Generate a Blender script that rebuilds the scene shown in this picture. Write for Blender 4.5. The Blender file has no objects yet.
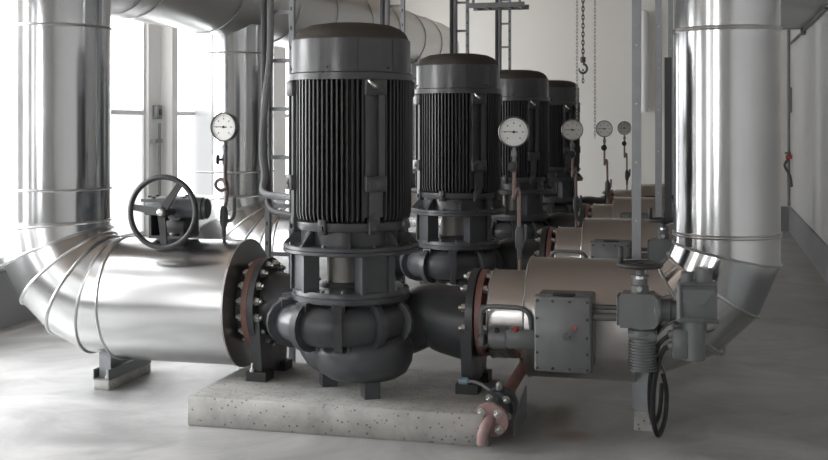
import bpy, bmesh, math, random
from mathutils import Vector, Matrix
random.seed(4)
PI = math.pi
R = math.radians
C = bpy.context.scene.collection
V = Vector
SP = 2.692            # distance from pump to pump along the row
YP, ZP = .28, .565    # the pipes' common axis
FLOOR = 0.0

# ------------------------------------------------------------------ materials
def mat(name, col, rough=.5, metal=0., noise=None, bump=None, spec=.5, coat=0.):
    m = bpy.data.materials.new(name); m.use_nodes = True
    n = m.node_tree; b = n.nodes['Principled BSDF']
    b.inputs['Base Color'].default_value = (*col, 1)
    b.inputs['Roughness'].default_value = rough
    b.inputs['Metallic'].default_value = metal
    b.inputs['Specular IOR Level'].default_value = spec
    b.inputs['Coat Weight'].default_value = coat
    if noise or bump:
        tc = n.nodes.new('ShaderNodeTexCoord')
    if noise:
        sc, amt, ramt = noise
        t = n.nodes.new('ShaderNodeTexNoise'); t.inputs['Scale'].default_value = sc
        t.inputs['Detail'].default_value = 5
        n.links.new(tc.outputs['Object'], t.inputs['Vector'])
        r = n.nodes.new('ShaderNodeMapRange')
        r.inputs['From Min'].default_value = .3; r.inputs['From Max'].default_value = .7
        r.inputs['To Min'].default_value = 1-amt; r.inputs['To Max'].default_value = 1+amt
        n.links.new(t.outputs['Fac'], r.inputs['Value'])
        mx = n.nodes.new('ShaderNodeVectorMath'); mx.operation = 'SCALE'
        mx.inputs[0].default_value = col
        n.links.new(r.outputs['Result'], mx.inputs['Scale'])
        n.links.new(mx.outputs['Vector'], b.inputs['Base Color'])
        r2 = n.nodes.new('ShaderNodeMapRange')
        r2.inputs['From Min'].default_value = .3; r2.inputs['From Max'].default_value = .7
        r2.inputs['To Min'].default_value = max(.02, rough-ramt); r2.inputs['To Max'].default_value = rough+ramt
        n.links.new(t.outputs['Fac'], r2.inputs['Value'])
        n.links.new(r2.outputs['Result'], b.inputs['Roughness'])
    if bump:
        sc, st, dist = bump
        t = n.nodes.new('ShaderNodeTexNoise'); t.inputs['Scale'].default_value = sc
        t.inputs['Detail'].default_value = 3
        n.links.new(tc.outputs['Object'], t.inputs['Vector'])
        bp = n.nodes.new('ShaderNodeBump'); bp.inputs['Strength'].default_value = st
        bp.inputs['Distance'].default_value = dist
        n.links.new(t.outputs['Fac'], bp.inputs['Height'])
        n.links.new(bp.outputs['Normal'], b.inputs['Normal'])
    return m

M = {}
M['alu'] = mat('bright_cladding', (.58, .585, .59), .15, 1., (3., .03, .03), (1.6, .04, .01))
M['alu_left'] = mat('brushed_cladding', (.70, .705, .71), .22, 1., (3., .02, .02))
M['alu_right'] = mat('satin_cladding', (.62, .60, .585), .3, 1., (3., .04, .05), (1.6, .08, .01))
M['header'] = mat('header_cladding', (.62, .615, .61), .34, 1.)
M['band'] = mat('cladding_band', (.55, .55, .55), .3, 1.)
M['endplate'] = mat('insulation_end', (.5, .5, .5), .35, 1., (8., .06, .06))
M['cast'] = mat('dark_cast_iron', (.052, .055, .06), .38, 0., (9., .2, .1), (60., .12, .004))
M['motor'] = mat('motor_paint', (.056, .057, .059), .33, 0., (6., .12, .08))
M['fin'] = mat('fin_paint', (.04, .04, .041), .42)
M['dome'] = mat('brown_dome', (.045, .04, .034), .7, 0., (8., .2, .05))  # matt dark brown with random mottling
M['mesh'] = mat('coupling_guard', (.36, .35, .325), .4, .7, None, (220., .6, .006))
M['zinc'] = mat('zinc_bolt', (.62, .62, .6), .3, 1.)
M['red'] = mat('red_oxide', (.21, .105, .09), .5, 0., (14., .15, .08))
M['pink'] = mat('faded_red_paint', (.31, .205, .198), .45, 0., (14., .12, .08))
M['grey'] = mat('grey_enamel', (.135, .142, .143), .45, 0., (10., .08, .06))
M['greydark'] = mat('grey_enamel_dark', (.085, .09, .092), .45, 0., (10., .08, .06))
M['black'] = mat('black_plastic', (.02, .02, .021), .45)
M['wheel'] = mat('black_handwheel', (.03, .03, .032), .5, 0., (40., .25, .1))
M['cable'] = mat('dark_cable', (.085, .087, .092), .5)
M['cablegrey'] = mat('grey_conduit', (.22, .225, .235), .5)
M['galv'] = mat('galvanised_steel', (.30, .31, .325), .45, .6, (20., .08, .08))
M['galvdark'] = mat('weathered_steel', (.22, .225, .23), .5, .6, (20., .1, .08))
M['copper'] = mat('copper_tube', (.26, .185, .165), .45, .3, (20., .15, .08))
M['siphon'] = mat('aged_siphon', (.15, .115, .108), .5, .2)
M['dial'] = mat('gauge_dial', (.78, .78, .76), .4)
M['ink'] = mat('dial_ink', (.02, .02, .02), .6)
M['chrome'] = mat('gauge_case', (.25, .25, .25), .3, .9)
M['signal'] = mat('red_button', (.42, .06, .05), .45)
M['bluecap'] = mat('blue_cap', (.22, .31, .37), .5)
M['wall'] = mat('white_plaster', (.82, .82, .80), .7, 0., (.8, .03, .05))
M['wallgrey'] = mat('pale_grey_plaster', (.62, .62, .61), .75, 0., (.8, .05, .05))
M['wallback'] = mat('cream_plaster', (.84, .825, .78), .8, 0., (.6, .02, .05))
M['base'] = mat('grey_base_paint', (.27, .275, .28), .6, 0., (2., .06, .08))
M['ceil'] = mat('brown_boards', (.26, .21, .175), .8, 0., (1.5, .1, .05))
M['duct'] = mat('grey_duct', (.5, .5, .5), .6)
M['whiteframe'] = mat('white_frame', (.8, .8, .8), .4)
M['chain'] = mat('steel_chain', (.10, .10, .095), .45, .7)
M['chainlight'] = mat('hand_chain', (.35, .35, .33), .45, .6)

def concrete(name, c0, c1, rough, speck=True, floor=False):
    m = bpy.data.materials.new(name); m.use_nodes = True
    n = m.node_tree; N = n.nodes; L = n.links; b = N['Principled BSDF']
    tc = N.new('ShaderNodeTexCoord')
    t = N.new('ShaderNodeTexNoise'); t.inputs['Scale'].default_value = .9 if floor else 4.
    t.inputs['Detail'].default_value = 8; t.inputs['Roughness'].default_value = .62
    t.inputs['Distortion'].default_value = 1.6 if floor else .3
    L.new(tc.outputs['Object'], t.inputs['Vector'])
    cr = N.new('ShaderNodeValToRGB')
    cr.color_ramp.elements[0].position = .33; cr.color_ramp.elements[0].color = (*c0, 1)
    cr.color_ramp.elements[1].position = .66; cr.color_ramp.elements[1].color = (*c1, 1)
    L.new(t.outputs['Fac'], cr.inputs['Fac'])
    col = cr.outputs['Color']
    def over(colour, fac):
        nonlocal col
        x = N.new('ShaderNodeMix'); x.data_type = 'RGBA'
        x.inputs[7].default_value = (*colour, 1)
        L.new(fac, x.inputs[0]); L.new(col, x.inputs[6]); col = x.outputs[2]
    if speck:
        v = N.new('ShaderNodeTexVoronoi'); v.inputs['Scale'].default_value = 34 if not floor else 5
        L.new(tc.outputs['Object'], v.inputs['Vector'])
        mr = N.new('ShaderNodeMapRange')
        mr.inputs['From Min'].default_value = .13 if not floor else .016
        mr.inputs['From Max'].default_value = .24 if not floor else .03
        mr.inputs['To Min'].default_value = .75; mr.inputs['To Max'].default_value = 0
        L.new(v.outputs['Distance'], mr.inputs['Value'])
        over((.06, .06, .055), mr.outputs['Result'])
    if floor:
        # fine trowel scuffs
        t2 = N.new('ShaderNodeTexNoise'); t2.inputs['Scale'].default_value = 3.2
        t2.inputs['Detail'].default_value = 6; t2.inputs['Distortion'].default_value = .7
        L.new(tc.outputs['Object'], t2.inputs['Vector'])
        mr = N.new('ShaderNodeMapRange'); mr.inputs['From Min'].default_value = .55
        mr.inputs['From Max'].default_value = .78; mr.inputs['To Max'].default_value = .4
        L.new(t2.outputs['Fac'], mr.inputs['Value'])
        over((.11, .108, .104), mr.outputs['Result'])
        # rust spot and dark olive patch by the nearest drain
        def patch(x, y, sx, sy, colour, amt, rot=0):
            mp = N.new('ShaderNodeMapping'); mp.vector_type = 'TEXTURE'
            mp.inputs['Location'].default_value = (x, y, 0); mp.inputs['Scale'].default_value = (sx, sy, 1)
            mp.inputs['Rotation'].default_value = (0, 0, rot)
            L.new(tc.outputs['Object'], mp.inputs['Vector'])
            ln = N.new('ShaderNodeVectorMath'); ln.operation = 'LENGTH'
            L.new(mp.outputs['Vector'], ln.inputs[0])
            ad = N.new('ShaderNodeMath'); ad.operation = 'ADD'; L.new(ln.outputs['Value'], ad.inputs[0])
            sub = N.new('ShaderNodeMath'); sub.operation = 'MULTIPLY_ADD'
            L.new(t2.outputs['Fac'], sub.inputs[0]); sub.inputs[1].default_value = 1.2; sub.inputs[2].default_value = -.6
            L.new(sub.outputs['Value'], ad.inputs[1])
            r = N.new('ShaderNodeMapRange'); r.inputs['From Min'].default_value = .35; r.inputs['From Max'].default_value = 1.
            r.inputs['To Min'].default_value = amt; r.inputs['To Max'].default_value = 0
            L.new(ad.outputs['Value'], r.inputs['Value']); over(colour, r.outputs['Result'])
        patch(1.19, -.02, .16, .13, (.21, .125, .07), .75)
        patch(1.09, .36, .12, .42, (.10, .095, .05), .8)
        patch(-1.25, -.75, .34, .16, (.12, .12, .115), .45)
    L.new(col, b.inputs['Base Color'])
    rr = N.new('ShaderNodeMapRange'); rr.inputs['To Min'].default_value = rough-.12; rr.inputs['To Max'].default_value = rough+.15
    L.new(t.outputs['Fac'], rr.inputs['Value']); L.new(rr.outputs['Result'], b.inputs['Roughness'])
    t3 = N.new('ShaderNodeTexNoise'); t3.inputs['Scale'].default_value = 25 if floor else 45; t3.inputs['Detail'].default_value = 4
    L.new(tc.outputs['Object'], t3.inputs['Vector'])
    bp = N.new('ShaderNodeBump'); bp.inputs['Strength'].default_value = .15 if floor else .45; bp.inputs['Distance'].default_value = .004
    L.new(t3.outputs['Fac'], bp.inputs['Height']); L.new(bp.outputs['Normal'], b.inputs['Normal'])
    return m
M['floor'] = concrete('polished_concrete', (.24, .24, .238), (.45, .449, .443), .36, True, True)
M['plinth'] = concrete('rough_concrete', (.27, .267, .252), (.47, .465, .445), .8)

def pane_material(name, strength):
    m = bpy.data.materials.new(name); m.use_nodes = True
    n = m.node_tree; n.nodes.clear()
    o = n.nodes.new('ShaderNodeOutputMaterial'); e = n.nodes.new('ShaderNodeEmission')
    e.inputs['Color'].default_value = (.98, .99, 1, 1); e.inputs['Strength'].default_value = strength
    t = n.nodes.new('ShaderNodeBsdfTransparent'); t.inputs['Color'].default_value = (.35, .35, .35, 1)
    a = n.nodes.new('ShaderNodeAddShader')
    n.links.new(e.outputs[0], a.inputs[0]); n.links.new(t.outputs[0], a.inputs[1]); n.links.new(a.outputs[0], o.inputs['Surface'])
    return m
M['pane'] = pane_material('daylit_frosted_pane', 2.6)
M['pane_dimmed'] = pane_material('dimmed_frosted_pane', 1.3)  # weaker glow, keeps the upper pane in view from clipping
M['pane_fill'] = pane_material('front_fill_pane', 6.5)  # glow of the added front window, fill for the plinth front
M['pane_back'] = pane_material('back_frosted_pane', 1.9)
M['pane_near'] = pane_material('boosted_frosted_pane', 7.5)  # unseen left window, glow raised to brighten the left floor
M['pane_lower'] = pane_material('dimmed_lower_pane', .55)  # glow turned down further for the lower pane in view

# ------------------------------------------------------------------ mesh builder
def basis(d):
    d = V(d).normalized()
    a = V((0, 0, 1)) if abs(d.z) < .9 else V((1, 0, 0))
    u = a.cross(d).normalized(); w = d.cross(u)
    return u, w, d

class MB:
    def __init__(s): s.v = []; s.f = []
    def add(s, vs, fs):
        o = len(s.v); s.v += [tuple(p) for p in vs]; s.f += [tuple(i+o for i in f) for f in fs]; return s
    def box(s, x0, x1, y0, y1, z0, z1, rot=0, piv=None, bev=0):
        pts = []
        if bev:
            # bevelled box: octagonal in plan with chamfered top
            b = bev
            ring = lambda i: [(x0+b+i, y0+i), (x1-b-i, y0+i), (x1-i, y0+b+i), (x1-i, y1-b-i), (x1-b-i, y1-i), (x0+b+i, y1-i), (x0+i, y1-b-i), (x0+i, y0+b+i)]
            for z, i in ((z0, b), (z0+b, 0), (z1-b, 0), (z1, b)):
                pts += [(x, y, z) for x, y in ring(i*.7)]
            fs = [tuple(range(7, -1, -1)), tuple(range(24, 32))]
            for k in range(3):
                for j in range(8): fs.append((k*8+j, k*8+(j+1) % 8, k*8+8+(j+1) % 8, k*8+8+j))
        else:
            pts = [(x0, y0, z0), (x1, y0, z0), (x1, y1, z0), (x0, y1, z0), (x0, y0, z1), (x1, y0, z1), (x1, y1, z1), (x0, y1, z1)]
            fs = [(3, 2, 1, 0), (4, 5, 6, 7), (0, 1, 5, 4), (1, 2, 6, 5), (2, 3, 7, 6), (3, 0, 4, 7)]
        if rot:
            px, py = piv if piv else ((x0+x1)/2, (y0+y1)/2)
            c, q = math.cos(rot), math.sin(rot)
            pts = [(px+(x-px)*c-(y-py)*q, py+(x-px)*q+(y-py)*c, z) for x, y, z in pts]
        return s.add(pts, fs)
    def lathe(s, prof, o=(0, 0, 0), d=(0, 0, 1), n=48, smooth_break=True, caps=True, xs=1.):
        """prof: list of (radius, distance along d)"""
        u, w, d = basis(d); o = V(o)
        rings = []; vs = []
        for r, h in prof:
            rings.append(len(vs))
            for k in range(n):
                a = 2*PI*k/n
                vs.append(o + d*h + u*(r*math.cos(a)) + w*(r*math.sin(a)*xs))
        fs = []
        for i in range(len(prof)-1):
            for k in range(n):
                a, b2 = rings[i]+k, rings[i]+(k+1) % n
                fs.append((a, b2, b2+n, a+n))
        if caps:
            fs.append(tuple(range(n-1, -1, -1))); e = rings[-1]; fs.append(tuple(range(e, e+n)))
        return s.add(vs, fs)
    def cyl(s, p0, p1, r0, r1=None, n=24):
        p0, p1 = V(p0), V(p1); d = p1-p0
        return s.lathe([(r0, 0), (r1 if r1 is not None else r0, d.length)], p0, d, n)
    def tube(s, pts, r, n=12, closed=False, caps=True):
        """r: number or list"""
        pts = [V(p) for p in pts]; m = len(pts); vs = []; fs = []
        rr = r if isinstance(r, (list, tuple)) else [r]*m
        t = [(pts[(i+1) % m]-pts[i-1] if closed else pts[min(i+1, m-1)]-pts[max(i-1, 0)]).normalized() for i in range(m)]
        u = basis(t[0])[0]
        for i in range(m):
            u = (u - t[i]*u.dot(t[i])).normalized(); w = t[i].cross(u)
            for k in range(n):
                a = 2*PI*k/n; vs.append(pts[i]+u*(rr[i]*math.cos(a))+w*(rr[i]*math.sin(a)))
        for i in range(m if closed else m-1):
            j = (i+1) % m
            for k in range(n):
                fs.append((i*n+k, i*n+(k+1) % n, j*n+(k+1) % n, j*n+k))
        if not closed and caps:
            fs.append(tuple(range(n-1, -1, -1))); fs.append(tuple(range((m-1)*n, m*n)))
        return s.add(vs, fs)
    def torus(s, o, d, Rm, r, n=48, k=8):
        u, w, d = basis(d); o = V(o)
        return s.tube([o+u*(Rm*math.cos(2*PI*i/n))+w*(Rm*math.sin(2*PI*i/n)) for i in range(n)], r, k, True)
    def prism(s, poly, axis, a, b):
        """poly: 2D points in the plane across axis ('x': (y,z), 'y': (x,z), 'z': (x,y))"""
        mk = {'x': lambda p, t: (t, p[0], p[1]), 'y': lambda p, t: (p[0], t, p[1]), 'z': lambda p, t: (p[0], p[1], t)}[axis]
        n = len(poly)
        vs = [mk(p, a) for p in poly]+[mk(p, b) for p in poly]
        fs = [tuple(range(n-1, -1, -1)), tuple(range(n, 2*n))]+[(i, (i+1) % n, n+(i+1) % n, n+i) for i in range(n)]
        return s.add(vs, fs)
    def ringplate(s, o, d, ri, ro, th, n=48):
        return s.lathe([(ri, 0), (ro, 0), (ro, th), (ri, th), (ri, 0)], o, d, n, caps=False)
    def xf(s, fn, start=0):
        s.v = s.v[:start]+[tuple(fn(V(p))) for p in s.v[start:]]; return s
    def build(s, name, m, parent=None, ang=38, origin=None):
        me = bpy.data.meshes.new(name)
        o = bpy.data.objects.new(name, me)
        off = V((0, 0, 0))
        root = parent
        while root is not None and root.parent is not None: root = root.parent
        if root is not None: off = V(root.location)
        elif origin is not None: off = V(origin); o.location = off
        me.from_pydata([V(p)-off for p in s.v], [], s.f)
        bm = bmesh.new(); bm.from_mesh(me)
        bmesh.ops.recalc_face_normals(bm, faces=bm.faces)
        for e in bm.edges:
            e.smooth = len(e.link_faces) == 2 and e.calc_face_angle(0) < R(ang)
        for f in bm.faces: f.smooth = True
        bm.to_mesh(me); bm.free()
        me.materials.append(M[m] if isinstance(m, str) else m)
        if parent is not None: o.parent = parent
        C.objects.link(o)
        return o

def tag(o, label=None, cat=None, group=None, kind=None):
    for k, v in (('label', label), ('category', cat), ('group', group), ('kind', kind)):
        if v: o[k] = v
    return o
def thing(name, loc, label, cat, group=None):
    o = bpy.data.objects.new(name, None); o.empty_display_size = .1; o.location = loc; C.objects.link(o)
    return tag(o, label, cat, group)
def copy_tree(o, parent=None, dy=0., dx=0.):
    c = o.copy(); C.objects.link(c)
    if parent is not None: c.parent = parent
    else: c.location = o.location+V((dx, dy, 0))
    for ch in list(o.children): copy_tree(ch, c)
    return c
def repeat(first, labels, dx=0.):
    """first stands by the nearest pump; the others by the pumps behind it"""
    first['label'] = labels[0]; out = [first]
    for i, l in enumerate(labels[1:], 1):
        c = copy_tree(first, None, SP*i, dx*i); c['label'] = l; out.append(c)
    return out
def place(proto_mesh, name, parent, loc, rot=None, mat_=None):
    o = bpy.data.objects.new(name, proto_mesh)
    root = parent
    while root.parent is not None: root = root.parent
    o.parent = parent; o.location = V(loc)-V(root.location)
    if rot is not None: o.rotation_euler = rot
    C.objects.link(o); return o
def proto(mb, name, m):
    o = mb.build(name, m); me = o.data; bpy.data.objects.remove(o); return me
def bez(pts, n=8):
    """Catmull-Rom through pts"""
    P = [V(p) for p in pts]; P = [2*P[0]-P[1]]+P+[2*P[-1]-P[-2]]; out = []
    for i in range(1, len(P)-2):
        for k in range(n):
            t = k/n
            out.append(.5*((2*P[i])+(P[i+1]-P[i-1])*t+(2*P[i-1]-5*P[i]+4*P[i+1]-P[i+2])*t*t+(3*P[i]-P[i-1]-3*P[i+1]+P[i+2])*t**3))
    out.append(P[-2]); return out

# ------------------------------------------------------------------ the setting
XL, XR, Y0, Y1, H = -3.54, 3.04, -9.2, 12.2, 4.3
def struct(o): o['kind'] = 'structure'; return o
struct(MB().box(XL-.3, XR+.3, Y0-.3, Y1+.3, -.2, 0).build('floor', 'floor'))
struct(MB().box(XL-.3, XR+.3, Y0-.3, Y1+.3, H, H+.2).build('ceiling', 'ceil'))
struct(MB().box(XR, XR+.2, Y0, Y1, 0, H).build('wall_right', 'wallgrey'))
struct(MB().box(XL-.2, XR+.2, Y1, Y1+.2, 0, H).build('wall_back', 'wallback'))
w = MB(); FX0, FX1, FZ0, FZ1 = -2.5, -1.3, .9, 3.3
w.box(XL-.2, FX0, Y0-.12, Y0, 0, H).box(FX1, XR+.2, Y0-.12, Y0, 0, H).box(FX0, FX1, Y0-.12, Y0, 0, FZ0).box(FX0, FX1, Y0-.12, Y0, FZ1, H)
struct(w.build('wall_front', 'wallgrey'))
g = MB(); yf = Y0-.06
for (x0, x1, z0, z1) in ((FX0, FX1, FZ0, FZ0+.05), (FX0, FX1, FZ1-.05, FZ1), (FX0, FX0+.05, FZ0+.05, FZ1-.05), (FX1-.05, FX1, FZ0+.05, FZ1-.05), (-1.92, -1.88, FZ0+.05, FZ1-.05)):
    g.box(x0, x1, yf-.03, yf+.03, z0, z1)
fr = struct(g.build('window_7', 'whiteframe'))  # unseen window added behind the camera as fill light
MB().box(FX0+.05, FX1-.05, yf-.004, yf+.004, FZ0+.05, FZ1-.05).build('pane', 'pane_fill', fr)
struct(MB().box(XL, XL+.03, Y0, Y1, 0, .44).build('baseboard_left', 'base'))
struct(MB().box(XR-.03, XR, Y0, Y1, 0, .37).build('baseboard_right', 'base'))
struct(MB().box(XL+.03, XR-.03, Y1-.03, Y1, 0, .37).build('baseboard_back', 'base'))
# left wall with window openings
WZ0, WZ1, WZM = .50, 3.75, 1.70
wins = [(-6.9, -6.0), (-3.4, -2.3), (-1.2, .5), (1.0, 4.42), (4.86, 7.7), (8.2, 10.9)]
w = MB(); TH = .12
w.box(XL-TH, XL, Y0, Y1, 0, WZ0); w.box(XL-TH, XL, Y0, Y1, WZ1, H)
ys = [Y0]+[v for p in wins for v in p]+[Y1]
for a, b in zip(ys[::2], ys[1::2]): w.box(XL-TH, XL, a, b, WZ0, WZ1)
struct(w.build('wall_left', 'wall'))
for i, (a, b) in enumerate(wins, 1):
    f = MB(); X = XL-.06; t = .045
    for (y0, y1, z0, z1) in ((a, b, WZ0, WZ0+t), (a, b, WZ1-t, WZ1), (a, a+t, WZ0+t, WZ1-t), (b-t, b, WZ0+t, WZ1-t), (a+t, b-t, WZM, WZM+t)):
        f.box(X-.03, X+.03, y0, y1, z0, z1)
    fr = struct(f.build('window_%d' % i, 'whiteframe'))
    near = i != 4
    MB().box(X-.004, X+.004, a+t, b-t, WZM+t, WZ1-t).build('upper_pane', ('pane_near' if i == 3 else 'pane') if i < 4 else 'pane_back' if i > 4 else 'pane_dimmed', fr)
    MB().box(X-.004, X+.004, a+t, b-t, WZ0+t, WZM).build('lower_pane', ('pane_near' if i == 3 else 'pane') if i < 4 else 'pane_back' if i > 4 else 'pane_lower', fr)
    MB().box(XL-.03, XL+.06, a-.04, b+.04, WZ0-.03, WZ0).build('window_sill', 'whiteframe', fr)
for i, (a, b) in enumerate(((4.68, 4.80), (11.0, 11.3), (.6, .8)), 1):
    struct(MB().box(XL, XL+.13, a, b, .44, H).build('trim_%d' % i, 'wall'))

# ------------------------------------------------------------------ concrete plinths
pl = tag(MB().box(-.81, .80, -.34, .62, 0, .156, bev=.008).build('concrete_plinth', 'plinth', origin=(0, 0, 0)), None, 'plinth', 'concrete plinths')
repeat(pl, ['rough concrete plinth under the nearest pump, front edge fully in view',
            'concrete plinth under the second pump, behind the nearest pump',
            'concrete plinth under the third pump of the row',
            'concrete plinth under the farthest pump of the row'])

# ------------------------------------------------------------------ pump
hexbolt = MB().lathe([(.023, 0), (.023, .022)], n=6).lathe([(.0125, .022), (.0125, .036), (.009, .04)], n=10).lathe([(.027, -.004), (.027, 0)], n=14)
BOLT = proto(hexbolt, 'flange_bolt', 'zinc')
SMALLBOLT = proto(MB().lathe([(.011, 0), (.011, .012)], n=6).lathe([(.015, -.003), (.015, 0)], n=10), 'cover_bolt', 'cast')
CAPSCREW = proto(MB().lathe([(.007, 0), (.007, .006)], n=8), 'cowl_screw', 'black')

p = thing('vertical_pump', (0, 0, .156), '', 'pump', 'vertical pumps in a row')
MB().lathe([(.322, 1.876), (.322, 2.052), (.314, 2.058)], n=72, caps=False).build('fan_cowl', 'motor', p)
MB().lathe([(.314, 2.056), (.30, 2.088), (.272, 2.114), (.225, 2.134), (.15, 2.145), (.06, 2.149), (.001, 2.15)], n=72, caps=False).build('cowl_top', 'dome', p)
rim = MB().lathe([(.29, 1.838), (.335, 1.838), (.335, 1.872), (.326, 1.878), (.29, 1.878)], n=72, caps=False).build('cowl_rim', 'motor', p)
for k in range(6):
    a = R(-95+60*k)
    place(CAPSCREW, 'cowl_screw', rim, (.322*math.cos(a), .322*math.sin(a), 1.90), (0, R(90), a))
sm = MB()
for a in (-66, -30, 150): sm.box(.3215, .3235, -.0025, .0025, 1.88, 2.05, R(a), (0, 0))
sm.build('cowl_seam', 'black', p)
MB().lathe([(.268, 1.07), (.268, 1.84)], n=64).build('motor_body', 'fin', p)
PADS = [-50, -146, 34, 128]
f = MB()
NF = 76
for k in range(NF):
    a = 360*k/NF
    if min(abs((a-q+180) % 360-180) for q in PADS) < 11: continue
    s0 = len(f.v)
    f.prism([(.26, 1.10), (.296, 1.088), (.320, 1.105), (.328, 1.14), (.328, 1.836), (.26, 1.836)], 'y', -.0042, .0042)
    c, q = math.cos(R(a)), math.sin(R(a))
    f.xf(lambda P: (P.x*c-P.y*q, P.x*q+P.y*c, P.z), s0)
f.build('cooling_fins', 'fin', p)
for a in PADS:
    g = MB().box(.262, .305, -.055, .055, 1.12, 1.836, R(a), (0, 0)).box(.30, .35, -.06, .06, 1.255, 1.335, R(a), (0, 0), .004).box(.30, .345, -.06, .06, 1.755, 1.836, R(a), (0, 0), .004)
    g.box(.30, .335, -.055, -.036, 1.335, 1.755, R(a), (0, 0)).box(.30, .335, .02, .055, 1.335, 1.755, R(a), (0, 0)).box(.262, .325, -.03, .03, 1.09, 1.255, R(a), (0, 0))
    o = g.build('mounting_pad', 'motor', p)
    c, q = math.cos(R(a)), math.sin(R(a))
    MB().lathe([(.024, 0), (.024, .006)], (.348*c, .348*q, 1.292), (c, q, 0), 20).lathe([(.010, .006), (.010, .01)], (.348*c, .348*q, 1.292), (c, q, 0), 12).build('pad_boss', 'motor', o)
# lifting eye below the rim, near side
a = R(-54); c, q = math.cos(a), math.sin(a)
MB().torus((.36*c, .36*q, 1.815), (-q*.6+c*.4, c*.6+q*.4, .7), .03, .008, 24, 8).build('lifting_eye', 'zinc', p)
MB().lathe([(.275, 1.04), (.305, 1.045), (.312, 1.06), (.312, 1.088), (.30, 1.094), (.26, 1.094)], n=64, caps=False).lathe([(.27, .96), (.27, 1.05)], n=48).build('end_shield', 'motor', p)
for a in (-100, -52, -8, 40, 84, 128, 172, 216):
    g = MB().box(.29, .332, -.022, .022, 1.03, 1.11, R(a), (0, 0), .004).box(.33, .345, -.012, .012, 1.052, 1.076, R(a), (0, 0))
    g.build('clamp_lug', 'motor', p)
lf = MB().lathe([(.2, .922), (.362, .922), (.367, .926), (.367, .942), (.361, .944), (.367, .946), (.367, .962), (.362, .966), (.2, .966)], n=80, caps=False).build('lantern_flange', 'cast', p)
for k in range(8):
    a = R(-74+45*k)
    g = MB().prism([(.262, .964), (.358, .964), (.358, .971), (.285, 1.05), (.262, 1.05)], 'y', -.009, .009)
    c, q = math.cos(a), math.sin(a)
    g.xf(lambda P: (P.x*c-P.y*q, P.x*q+P.y*c, P.z)); g.build('gusset', 'cast', p)
    b = a+R(22.5); place(SMALLBOLT, 'cover_bolt', lf, (.34*math.cos(b), .34*math.sin(b), .966))
for a in (-45, -138, 92):
    MB().box(.225, .30, -.095, .095, .72, .925, R(a), (0, 0)).box(.285, .315, .06, .097, .72, .925, R(a), (0, 0)).box(.285, .315, -.097, -.078, .72, .925, R(a), (0, 0)).build('lantern_column', 'cast', p)
MB().lathe([(.09, .73), (.09, .93)], (-.04, -.012, 0), (0, 0, 1), 40).build('coupling_guard', 'mesh', p)
MB().lathe([(.13, .728), (.115, .75), (.094, .755), (.094, .74)], (-.04, -.012, 0), (0, 0, 1), 40, caps=False).build('shaft_seal', 'greydark', p)
pc = MB().lathe([(.0, .726), (.2, .734), (.312, .726), (.316, .72), (.316, .698), (.322, .695), (.322, .668), (.30, .66), (.2, .6)], n=72, caps=False).build('pump_cover', 'cast', p)
for k in range(16):
    b = R(-80+22.5*k); place(SMALLBOLT, 'cover_bolt', pc, (.297*math.cos(b), .297*math.sin(b), .727))
# volute ring: a spiral tube that leaves along -X at the back
pts, rr = [], []
CXV = -.058
for k in range(0, 61):
    a = R(100+k*6-10); rad = .262+.004*math.sin(a)
    pts.append((CXV+rad*math.cos(a), rad*math.sin(a), .545)); rr.append(.107)
vol = MB().tube(pts, rr, 24)
vol.lathe([(.2, .44), (.27, .46), (.27, .65), (.2, .66)], (CXV, 0, 0), (0, 0, 1), 48)
vol.build('volute_ring', 'cast', p, 50)
dis = MB().tube(bez([(.08, .25, .575), (-.1, .275, .57), (-.3, YP, ZP), (-.5, YP, ZP), (-.60, YP, ZP)], 6),
                [.11+.08*min(1, max(0, (k-4)/16)) for k in range(25)], 28)
dis.build('discharge_branch', 'cast', p, 50)
for k in range(10):
    a = R(-74+36*k)
    if 70 < (math.degrees(a)) % 360 < 125: continue
    ca, sa = math.cos(a), math.sin(a)
    prof_o = [(.262+.148*math.cos(R(t)), .545+.136*math.sin(R(t))) for t in range(-100, 101, 20)]
    prof_i = [(.262+.096*math.cos(R(t)), .545+.096*math.sin(R(t))) for t in range(100, -101, -20)]
    g = MB().prism(prof_o+prof_i, 'y', -.02, .02)
    g.box(.22, .335, -.034, .034, .63, .672)
    g.xf(lambda P: (CXV+P.x*ca-P.y*sa, P.x*sa+P.y*ca, P.z)); g.build('volute_rib', 'cast', p, 50)
bx = .072
bowl = MB().lathe([(.10, .238), (.19, .244), (.235, .272), (.262, .325), (.27, .38), (.262, .43), (.22, .48), (.1, .51)], (bx, .0, 0), (0, 0, 1), 64)
bowl.build('suction_bowl', 'cast', p, 60)
suc = MB().tube(bez([(-.16, .06, .40), (.02, .17, .43), (.2, .25, .46), (.36, YP, .535), (.5, YP, .515), (.635, YP, .50)], 6),
                [.15+.06*max(0, (k-10)/20) for k in range(31)], 32)
suc.build('suction_elbow', 'cast', p, 60)
nk = MB().tube(bez([(-.20, .20, .56), (-.22, .1, .46), (-.14, .02, .37), (.02, .02, .34)], 6), .13, 24)
nk.build('casing_neck', 'cast', p, 60)
for (x, y, a) in ((.145, -.115, 30), (-.165, .10, 30)):
    MB().box(x-.042, x+.042, y-.05, y+.05, .156, .30, R(a)).build('foot', 'cast', p)
MB().prism([(.03, .40), (.03, .50), (.10, .50)], 'x', -.008+bx, .008+bx).xf(lambda P: (P.x, P.y-.30, P.z)).build('bowl_web', 'cast', p)
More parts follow.
